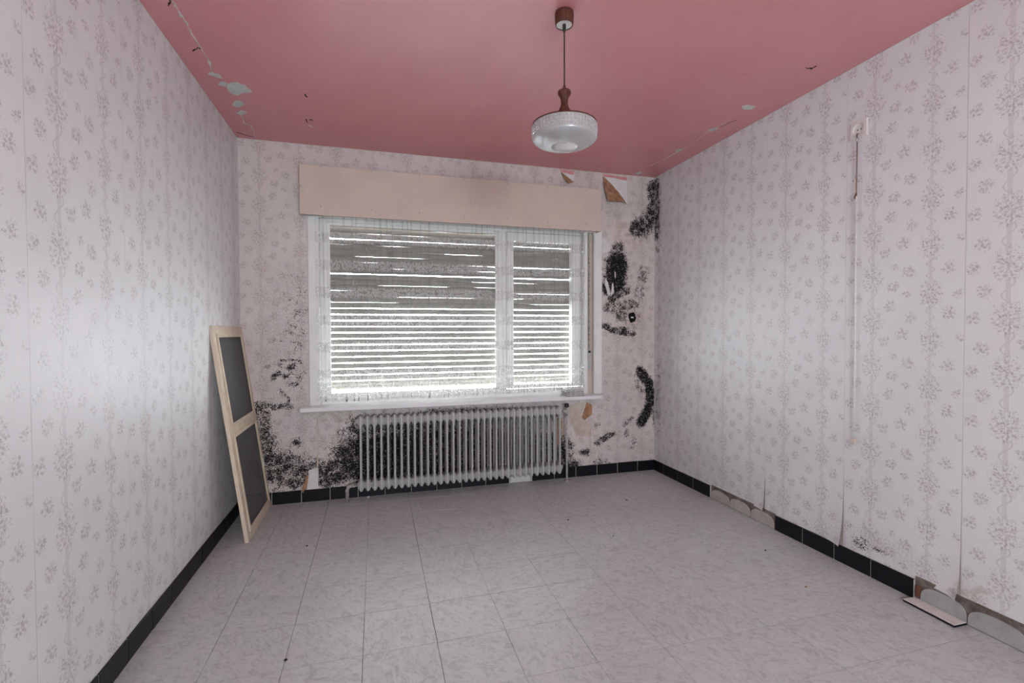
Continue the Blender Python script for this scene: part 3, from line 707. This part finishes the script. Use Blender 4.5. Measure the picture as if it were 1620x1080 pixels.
# ---------------------------------------------------------------- roller shutter outside the glass
sh = empty('roller_shutter', (0.67, YB + .15, .80)); tag(sh, 'worn beige roller shutter with light showing between its slats', 'shutter')
YS = YB + .155
slats = []
zc = .818                                   # lower edge of the lowest slat
r2 = random.Random(21)
for i in range(28):
    low = i < 13
    pitch = .0470 if low else .0445
    slats.append((zc, pitch, low, i)); zc += pitch
for z0, pitch, low, i in slats:
    gap = (.0082 if i < 12 else .0070) if low else .0003
    if i == 18: gap = .007
    if i == 24: gap = .003
    hgt = pitch - gap; nx = 30; V = []; F = []
    prof = [(0, 0), (.0045, .18), (.0065, .45), (.006, .72), (.002, .95), (0, 1.0)]
    ph = [r2.uniform(0, 6.28) for _ in range(4)]
    def wob(x):
        if low: return .0006 * math.sin(x * 2.1 + ph[0])
        w = .0008 * math.sin(x * 3.1 + ph[0]) + .0006 * math.sin(x * 7.3 + ph[1]) + .0005 * math.sin(x * 15.7 + ph[2])
        return w
    for j in range(nx + 1):
        x = -.44 + (2.22) * j / nx; w = wob(x)
        if i == 18 and x > 0.95: g2 = .0
        else: g2 = 0
        if i == 24 and x < .3: g2 = -.006 * (1 - (x + .44) / .74)
        if i == 20 and .95 < x < 1.45: g2 = -.006
        for b_, t in prof: V.append((x, YS - b_, z0 + (hgt + g2 + w) * t))
        for b_, t in reversed(prof): V.append((x, YS - b_ + .006, z0 + (hgt + g2 + w) * t))
    m_ = len(prof) * 2
    for j in range(nx):
        for q in range(m_): F.append((j * m_ + q, j * m_ + (q + 1) % m_, (j + 1) * m_ + (q + 1) % m_, (j + 1) * m_ + q))
    F.append(tuple(range(m_))); F.append(tuple(nx * m_ + q for q in range(m_ - 1, -1, -1)))
    part('slat', (V, F), M['slat'], sh)
part('bottom_rail', box(-.44, 1.78, YS - .008, YS + .008, .798, .8175, .003), M['slat'], sh)
for x0 in (-.449, 1.762): part('guide_rail', box(x0 - .02, x0 + .012, YS - .016, YS - .010, .70, 2.14), M['metal'], sh)
for x0 in (-.449, 1.762): part('guide_rail', box(x0 - .02, x0 + .012, YS + .014, YS + .020, .70, 2.14), M['metal'], sh)
# outside reveal closes the gap between frame and shutter
tag(part('trim_2', join(box(-.46, -.3955, YF + .06, YB + .259, .62, .6745), box(-.3955, 1.7995, YB + .11, YB + .30, .64, .675)), M['sill'], None), 'outer stone sill below the shutter', 'window sill', kind='structure')

# ---------------------------------------------------------------- pelmet (shutter box cover)
PX0, PX1, PZ0, PZ1, PY = -.509, 1.822, 2.074, 2.423, YB - .10
pel = empty('pelmet', (0.65, YB - .05, PZ0)); tag(pel, 'long cream pelmet board with screws above the window', 'pelmet')
part('front_board', box(PX0, PX1, PY, PY + .012, PZ0, PZ1, .0015), M['cream'], pel)
part('top_board', box(PX0 + .001, PX1 - .001, PY + .012, YB - .002, PZ1 - .014, PZ1 - .001), M['cream'], pel)
part('end_board', box(PX0 + .001, PX0 + .015, PY + .012, YB - .002, PZ0 + .002, PZ1 - .015), M['cream'], pel)
part('end_board', box(PX1 - .015, PX1 - .001, PY + .012, YB - .002, PZ0 + .002, PZ1 - .015), M['cream'], pel)
part('bottom_board', box(PX0 + .016, PX1 - .016, YB - .026, YB - .017, PZ0 + .003, PZ0 + .013), M['white'], pel)
part('curtain_rail', box(PX0 + .04, PX1 - .10, YB - .054, YB - .040, PZ0 + .0255, PZ0 + .037, .002), M['white'], pel)
def screw(x, z): part('screw', join(lathe([(0, 0), (.0042, 0), (.0036, .0016), (0, .0022)], (0, 0), 10)), M['metal'], pel)
scr = bpy.data.meshes.new('screw'); _v, _f = lathe([(.0058, -.001), (.0058, .0006), (.004, .002), (0.0001, .0024)], (0, 0), 10)
scr.from_pydata([(a, -c, b) for a, b, c in _v], [], _f); scr.materials.append(M['pipe_dirty'])
for px, py in [(507, 263), (588, 271), (664, 278), (734.6, 283.5), (802.7, 290), (867, 296), (928, 301.5), (507.5, 326), (588, 331.5), (664, 336.5), (734.6, 341.5), (802.7, 346.5), (867, 350.5), (928, 355), (475.5, 294), (950, 334)]:
    x, z = onb(px, py, .10); o = bpy.data.objects.new('screw', scr); COL.objects.link(o); o.parent = pel
    x = min(max(x, PX0 + .008), PX1 - .008); z = min(max(z, PZ0 + .008), PZ1 - .008)
    o.location = (x - .65, PY - (YB - .05), z - PZ0)

# ---------------------------------------------------------------- lace curtain with pleats
def curtain():
    r_ = random.Random(5); pts = []; s_ = 0.0; x = -.415
    path = [(x, 0.0, 0.0)]
    while x < 1.655:
        dens = .055 if x < .9 else .042
        step = r_.uniform(.4, 1.3) * dens; n = max(2, int(step / .008))
        d0 = r_.uniform(-.006, .006)
        for i in range(1, n + 1):
            x += step / n; s_ += step / n; path.append((x, d0 * math.sin(PI * i / n), s_))
        w = r_.uniform(.004, .013); back = r_.uniform(.003, .006)   # a small flattened fold
        for dx, dy in ((w, -.003), (-w, -.006), (w * .9, -.002)):
            x += dx; s_ += abs(dx) + .002; path.append((x, dy if dx > 0 else dy - back * .3, s_))
    zt, zb = 2.098, .728; nz = 34; V = []; F = []; UV = []
    xm = 0.62
    for x, y, s2 in path:
        for j in range(nz + 1):
            t = j / nz; z = zt + (zb - zt) * t
            if j == nz: z += .010 * abs(math.sin(s2 * 2 * PI / .09)) + .004 * math.sin(x * 9)
            # the right hand part hangs a little shorter
            z += max(0, x - .9) * .030 * t
            V.append((x + .004 * math.sin(3 * t + x * 5), YB - .046 + y * (.5 + .8 * t) + .004 * math.sin(x * 6 + t * 2), z)); UV.append((s2, z))
    m_ = nz + 1
    for i in range(len(path) - 1):
        for j in range(nz): F.append((i * m_ + j, (i + 1) * m_ + j, (i + 1) * m_ + j + 1, i * m_ + j + 1))
    o = mesh('lace_curtain', (V, F), M['lace'], None, True); me = o.data
    ul = me.uv_layers.new(name='UVMap'); li = np.zeros(len(me.loops), dtype=np.int32); me.loops.foreach_get('vertex_index', li)
    ul.data.foreach_set('uv', np.array(UV, dtype=np.float32)[li].ravel()); return o
tag(curtain(), 'sheer white lace net curtain hanging under the cream pelmet', 'curtain')

# ---------------------------------------------------------------- stacked ceramic tiles on the sill
for i, (dx, dy, rz) in enumerate([(0, 0, .03), (.005, .003, -.05), (-.004, .004, .06), (.003, 0, -.02)]):
    pos = ['bottom piece of the small ceramic tile stack on the sill', 'second piece from the bottom of the small tile stack on the sill', 'third piece from the bottom of the small tile stack on the sill', 'topmost piece of the small pale tile stack on the sill'][i]
    o = empty('ceramic_tile', (1.572 + dx, YB - .072 + dy, .7052 + i * .0152)); o.rotation_euler = (0, 0, rz)
    mesh('body', box(-.075, .075, -.05, .05, 0, .011, .001), M['pipe_dirty'] if i < 3 else M['pipe'], o); mesh('glaze', box(-.0745, .0745, -.0495, .0495, .0111, .015, .001), M['marble'], o)
    tag(o, pos, 'tile', 'ceramic tiles stacked on the sill')

# ================================================================== RADIATOR
RX0, RN, RP = -.139, 33, .0484; RY = YB - .085; RZ0, RZ1 = .078, .630
rad = empty('radiator', (RX0 + RP * RN / 2, RY, 0)); tag(rad, 'long grey column radiator under the window sill', 'radiator')
def section_mesh():
    dep = .056
    def loft(levels):
        V = []; F = []; n = 0
        for z, w, ry, fl in levels:          # half width, half depth, flat half width of ridge
            ring = [(-fl, -ry), (fl, -ry), (w, -ry + .026 if w > .012 else -ry + .006), (w, ry - .026 if w > .012 else ry - .006), (fl, ry), (-fl, ry), (-w, ry - .026 if w > .012 else ry - .006), (-w, -ry + .026 if w > .012 else -ry + .006)]
            V += [(a, b, z) for a, b in ring]
        for i in range(len(levels) - 1):
            for k in range(8): F.append((i * 8 + k, i * 8 + (k + 1) % 8, (i + 1) * 8 + (k + 1) % 8, (i + 1) * 8 + k))
        F.append(tuple(range(7, -1, -1))); F.append(tuple((len(levels) - 1) * 8 + k for k in range(8))); return V, F
    W = RP / 2 - .0004
    top = loft([(.540, .0085, dep, .005), (.552, .0125, dep, .005), (.562, .019, dep, .005), (.570, W, dep, .0045), (.606, W, dep, .004), (.618, .016, dep - .004, .0035), (.626, .009, dep - .010, .003), (.630, .004, dep - .016, .002)])
    bot = loft([(.078, .004, dep - .012, .003), (.083, .010, dep - .006, .004), (.092, .017, dep, .0045), (.104, W, dep, .0045), (.138, W, dep, .0045), (.146, .019, dep, .005), (.156, .0125, dep, .005), (.168, .0085, dep, .005)])
    def col_(yc):
        V = []; F = []
        for z in (.165, .543):
            for k in range(8):
                t = 2 * PI * (k + .5) / 8; V.append((.0088 * math.cos(t), yc + .0135 * math.sin(t), z))
        for k in range(8): F.append((k, (k + 1) % 8, 8 + (k + 1) % 8, 8 + k))
        return V, F
    v, f = join(top, bot, col_(-dep + .0135), col_(dep - .0135))
    me = bpy.data.meshes.new('section'); me.from_pydata(v, [], f); me.materials.append(M['radiator']); return me
sm = section_mesh()
for i in range(RN):
    o = bpy.data.objects.new('section', sm); COL.objects.link(o); o.parent = rad; o.location = (RX0 + RP * (i + .5) - rad.location.x, 0, 0)
RXE = RX0 + RP * RN
part('end_plug', tube([(RX0 - .012, RY, .588), (RX0, RY, .588)], [.014, .018], 10), M['radiator'], rad)
part('end_plug', tube([(RXE, RY, .12), (RXE + .014, RY, .12)], [.018, .014], 10), M['radiator'], rad)
part('drain_pipe', tube([(RX0, RY, .118), (RX0 - .045, RY, .118), (RX0 - .066, RY, .108), (RX0 - .074, RY, .085), (RX0 - .074, RY, .0)], [.013, .013, .014, .014, .012], 10), M['pipe_dirty'], rad, True)
part('pipe_nut', tube([(RX0 - .020, RY, .118), (RX0 - .042, RY, .118)], .018, 6), M['pipe_dirty'], rad)
VX = RXE + .055
part('valve_body', tube([(RXE, RY, .585), (VX - .012, RY, .585), (VX, RY, .578), (VX, RY, .545)], [.010, .010, .013, .012], 10), M['pipe_dirty'], rad, True)
part('valve_stem', tube([(VX, RY, .575), (VX, RY, .618)], .009, 10), M['metal'], rad)
kn = part('valve_knob', tube([(VX, RY, .612), (VX, RY, .618), (VX, RY, .640), (VX, RY, .646)], [.014, .020, .019, .013], 12), M['knob'], rad)
part('supply_pipe', tube([(VX, RY, .55), (VX, RY, .0)], .0085, 10), M['pipe'], rad, True)
part('pipe_collar', lathe([(.0086, .012), (.022, .010), (.026, .001)], (VX, RY), 14), M['pipe_dirty'], rad)
for x in (RX0 + RP * 4, RX0 + RP * 29): part('wall_bracket', box(x - .008, x + .008, RY + .02, YB - .002, .545, .56), M['pipe'], rad)

# ================================================================== INSECT SCREEN leaning on the left wall
sc_h, sc_w = 1.292, .632; lean = math.atan2(.175, 1.285)
scn = empty('insect_screen', (-.733, 3.118, .002)); scn.rotation_euler = (0, -lean, 0)
tag(scn, 'pale wooden insect screen frame leaning in the left corner', 'insect screen')
def sb(name, y0, y1, z0, z1, x0=-.022, x1=0.0, mat='pine', b=.002, par=scn): return mesh(name, box(x0, x1, y0, y1, z0, z1, b), M[mat], par)
stl = .052
sb('stile', 0, stl, 0, sc_h); sb('stile', sc_w - stl, sc_w, 0, sc_h)
sb('rail', stl, sc_w - stl, 0, .055); sb('rail', stl, sc_w - stl, sc_h - .055, sc_h); sb('rail', stl, sc_w - stl, .635, .690)
for z0, z1 in ((.055, .635), (.690, sc_h - .055)):
    sb('mesh_panel', stl - .004, sc_w - stl + .004, z0 - .004, z1 + .004, -.006, -.0052, 'screen', 0)
    f = .016
    for a in ((stl - .006, stl + f, z0 - .006, z1 + .006), (sc_w - stl - f, sc_w - stl + .006, z0 - .006, z1 + .006), (stl + f, sc_w - stl - f, z0 - .006, z0 + f), (stl + f, sc_w - stl - f, z1 - f, z1 + .006)):
        sb('bead', *a, 0.0002, .007, 'pine', .0015)
sb('latch', sc_w - stl - .012, sc_w - stl + .010, .30, .36, .0075, .012, 'white', .001)

# ================================================================== PENDANT LAMP
LX, LY = .785, 1.93
lamp = empty('pendant_lamp', (LX, LY, HC)); tag(lamp, 'ceiling pendant lamp with brown turned wood and frosted ribbed glass shade', 'lamp')
LC = (LX, LY)
part('ceiling_rose', lathe([(.030, HC - .0005), (.039, HC - .001), (.0405, HC - .012), (.039, HC - .045), (.037, HC - .054), (.034, HC - .054)], LC, 36), M['teak'], lamp, True)
part('rose_plate', lathe([(.0001, HC - .0505), (.0355, HC - .0505)], LC, 36), M['plastic'], lamp)
part('cord_grip', lathe([(.0075, HC - .0505), (.0075, HC - .066), (.005, HC - .080), (.0032, HC - .084)], LC, 12), M['knob'], lamp, True)
part('cord', tube([(LX, LY, HC - .07), (LX, LY, 2.28)], .0032, 8), M['knob'], lamp, True)
part('turned_neck', lathe([(.0035, 2.296), (.0065, 2.288), (.008, 2.278), (.014, 2.276), (.0265, 2.268), (.0285, 2.260), (.026, 2.252), (.019, 2.243), (.0155, 2.230), (.0145, 2.216), (.017, 2.203), (.023, 2.190), (.028, 2.180), (.030, 2.165), (.030, 2.13)], LC, 28), M['teak'], lamp, True)
part('top_disc', lathe([(.030, 2.134), (.125, 2.128), (.138, 2.125), (.1385, 2.121), (.13, 2.120)], LC, 48), M['teak'], lamp, True)
part('lamp_holder', lathe([(.018, 2.13), (.018, 2.095), (.015, 2.09), (.0001, 2.09)], LC, 16), M['knob'], lamp, True)
part('bulb', lathe([(.012, 2.092), (.013, 2.086), (.022, 2.074), (.024, 2.066), (.018, 2.056), (.008, 2.051), (.0001, 2.050)], LC, 20), M['shade'], lamp, True)
shd = part('glass_shade', lathe([(.1365, 2.120), (.137, 2.112), (.137, 2.073), (.1375, 2.066), (.134, 2.060), (.120, 2.050), (.100, 2.042), (.080, 2.036), (.056, 2.032)], LC, 64), M['shade'], lamp, True)
part('shade_opening', lathe([(.056, 2.032), (.050, 2.034), (.030, 2.036), (.0001, 2.0365)], LC, 40), M['shade_clear'], shd, True)
V = []; F = []
nseg = 56
for r_i in range(3):
    za, zb = 2.117 - r_i * .0145, 2.117 - r_i * .0145 - .0125
    for k in range(nseg):
        t0, t1 = 2 * PI * (k + .08) / nseg, 2 * PI * (k + .92) / nseg; ti, tj = 2 * PI * (k + .22) / nseg, 2 * PI * (k + .78) / nseg
        n0 = len(V)
        for r, ta, tb, z1, z2 in ((.1372, t0, t1, za, zb), (.1400, ti, tj, za - .002, zb + .002)):
            V += [(LX + r * math.cos(ta), LY + r * math.sin(ta), z2), (LX + r * math.cos(tb), LY + r * math.sin(tb), z2), (LX + r * math.cos(tb), LY + r * math.sin(tb), z1), (LX + r * math.cos(ta), LY + r * math.sin(ta), z1)]
        F.append((n0 + 4, n0 + 5, n0 + 6, n0 + 7))
        for e in range(4): F.append((n0 + e, n0 + (e + 1) % 4, n0 + 4 + (e + 1) % 4, n0 + 4 + e))
part('pressed_squares', (V, F), M['shade_band'], shd)

# ================================================================== SOCKET AND CORD on the right wall
sy, sz = 1.888, 2.266
sock = empty('wall_socket', (XR, sy, sz)); tag(sock, 'square white wall socket high on the right wall', 'socket')
def ry(a0, a1, z0, z1, t0, t1, b=0): v, f = box(XR - t1, XR - t0, a0, a1, z0, z1, b); return v, f
hs = .043
def socket_plate():
    n = 32; V = []; F = []
    circ = [(.031 * math.cos(2 * PI * i / n + PI / 4), .031 * math.sin(2 * PI * i / n + PI / 4)) for i in range(n)]
    sq = []
    for i in range(n):
        c, s_ = math.cos(2 * PI * i / n + PI / 4), math.sin(2 * PI * i / n + PI / 4); m_ = max(abs(c), abs(s_)); sq.append((hs * c / m_, hs * s_ / m_))
    for ring, t in ((sq, .0012), (sq, .0085), ([(a * .95, b * .95) for a, b in sq], .0105), (circ, .0105), ([(a * .93, b * .93) for a, b in circ], .0035)):
        V += [(XR - t, sy + a, sz + b) for a, b in ring]
    for r in range(4):
        for i in range(n): F.append((r * n + i, r * n + (i + 1) % n, (r + 1) * n + (i + 1) % n, (r + 1) * n + i))
    F.append(tuple(4 * n + i for i in range(n))); return V, F
part('plate', socket_plate(), M['plastic'], sock)
for dy in (-.0095, .0095):
    c0 = (XR - .0036, sy + dy, sz); part('pin_hole_shade', tube([c0, (XR - .0046, sy + dy, sz)], .0032, 10), M['dark'], sock)  # black discs, shade inside the holes given as colour
cordo = empty('pull_cord', (XR - .014, 1.893, .66)); tag(cordo, 'long thin cord hanging straight down from the high wall socket', 'cord')
cy_ = 1.893
part('hook', tube([(XR - .0045, cy_, sz - .018), (XR - .014, cy_, sz - .024), (XR - .014, cy_, sz - .040)], .0022, 6), M['knob'], cordo, True)
part('ring', tube([(XR - .012, cy_ + .008 * math.cos(t), sz - .052 + .011 * math.sin(t)) for t in [2 * PI * i / 14 for i in range(15)]], .0016, 6, False), M['metal'], cordo, True)
part('brown_cord', tube([(XR - .012, cy_, sz - .062), (XR - .011, cy_ + .001, 2.08), (XR - .012, cy_ + .002, 1.94)], .0032, 6), M['cord_brown'], cordo, True)
part('knot', tube([(XR - .012, cy_ + .001, 1.945), (XR - .013, cy_ + .004, 1.932), (XR - .012, cy_ + .010, 1.916)], [.004, .006, .002], 6), M['wood_bit'], cordo, True)
part('white_cord', tube([(XR - .012, cy_ + .002, 1.94), (XR - .011, cy_ + .001, 1.30), (XR - .011, cy_, .675)], .0034, 6), M['cord_white'], cordo, True)
part('end_block', box(XR - .020, XR - .003, cy_ - .011, cy_ + .012, .655, .680, .002), M['cream'], cordo)

# ================================================================== LOOSE SKIRTING TILE and crumbs on the floor
lt = empty('loose_skirting_tile', (2.343, 1.494, .0012)); tag(lt, 'fallen skirting tile lying face down on the floor by the right wall', 'tile')
lt.rotation_euler = (0, 0, math.radians(-1.0))
mesh('tile_body', box(-.036, .036, -.103, .103, 0, .0075, .001), M['black'], lt)
mesh('unglazed_back', box(-.0345, .0345, -.1015, .1015, .0076, .0105, .001), M['tile_back'], lt)
def crumb(px, py, r, mat, label, cat='debris', name='crumb', flat=.6):
    import bmesh
    x, y = onf(px, py); bm = bmesh.new(); bmesh.ops.create_icosphere(bm, subdivisions=1, radius=r); rr = random.Random(int(px * 7 + py))
    for v in bm.verts: v.co *= rr.uniform(.6, 1.25); v.co.z *= flat
    zm = min(v.co.z for v in bm.verts)
    for v in bm.verts: v.co.z -= zm
    me = bpy.data.meshes.new(name); bm.to_mesh(me); bm.free(); me.materials.append(M[mat]); o = bpy.data.objects.new(name, me); COL.objects.link(o); o.location = (x, y, .0008)
    tag(o, label, cat)
crumb(583, 786.5, .016, 'plaster_pale', 'white plaster flake on the floor below the radiator', name='plaster_flake', flat=.3)
crumb(991, 791.5, .010, 'wood_bit', 'small dark crumb on the floor ahead of the right corner', flat=.4)
crumb(486, 864, .006, 'dark', 'tiny black crumb on the floor nearest the insect screen')
crumb(618, 852, .006, 'plaster_beige', 'tiny tan crumb on the floor in front of the radiator middle')
crumb(899, 823, .006, 'dark', 'tiny dark crumb on the floor in front of the supply pipe')
crumb(1275, 929, .008, 'flap', 'tiny brown crumb on the floor left of the fallen tile', flat=.4)
crumb(1211, 871, .006, 'dark', 'tiny dark crumb on the floor near the missing skirting tiles')
crumb(452, 1045, .007, 'dark', 'tiny dark crumb on the floor close to the camera at left', flat=.5)
crumb(970, 848, .005, 'dark', 'tiny dark crumb beside a tile joint at the middle of the floor', flat=.5)
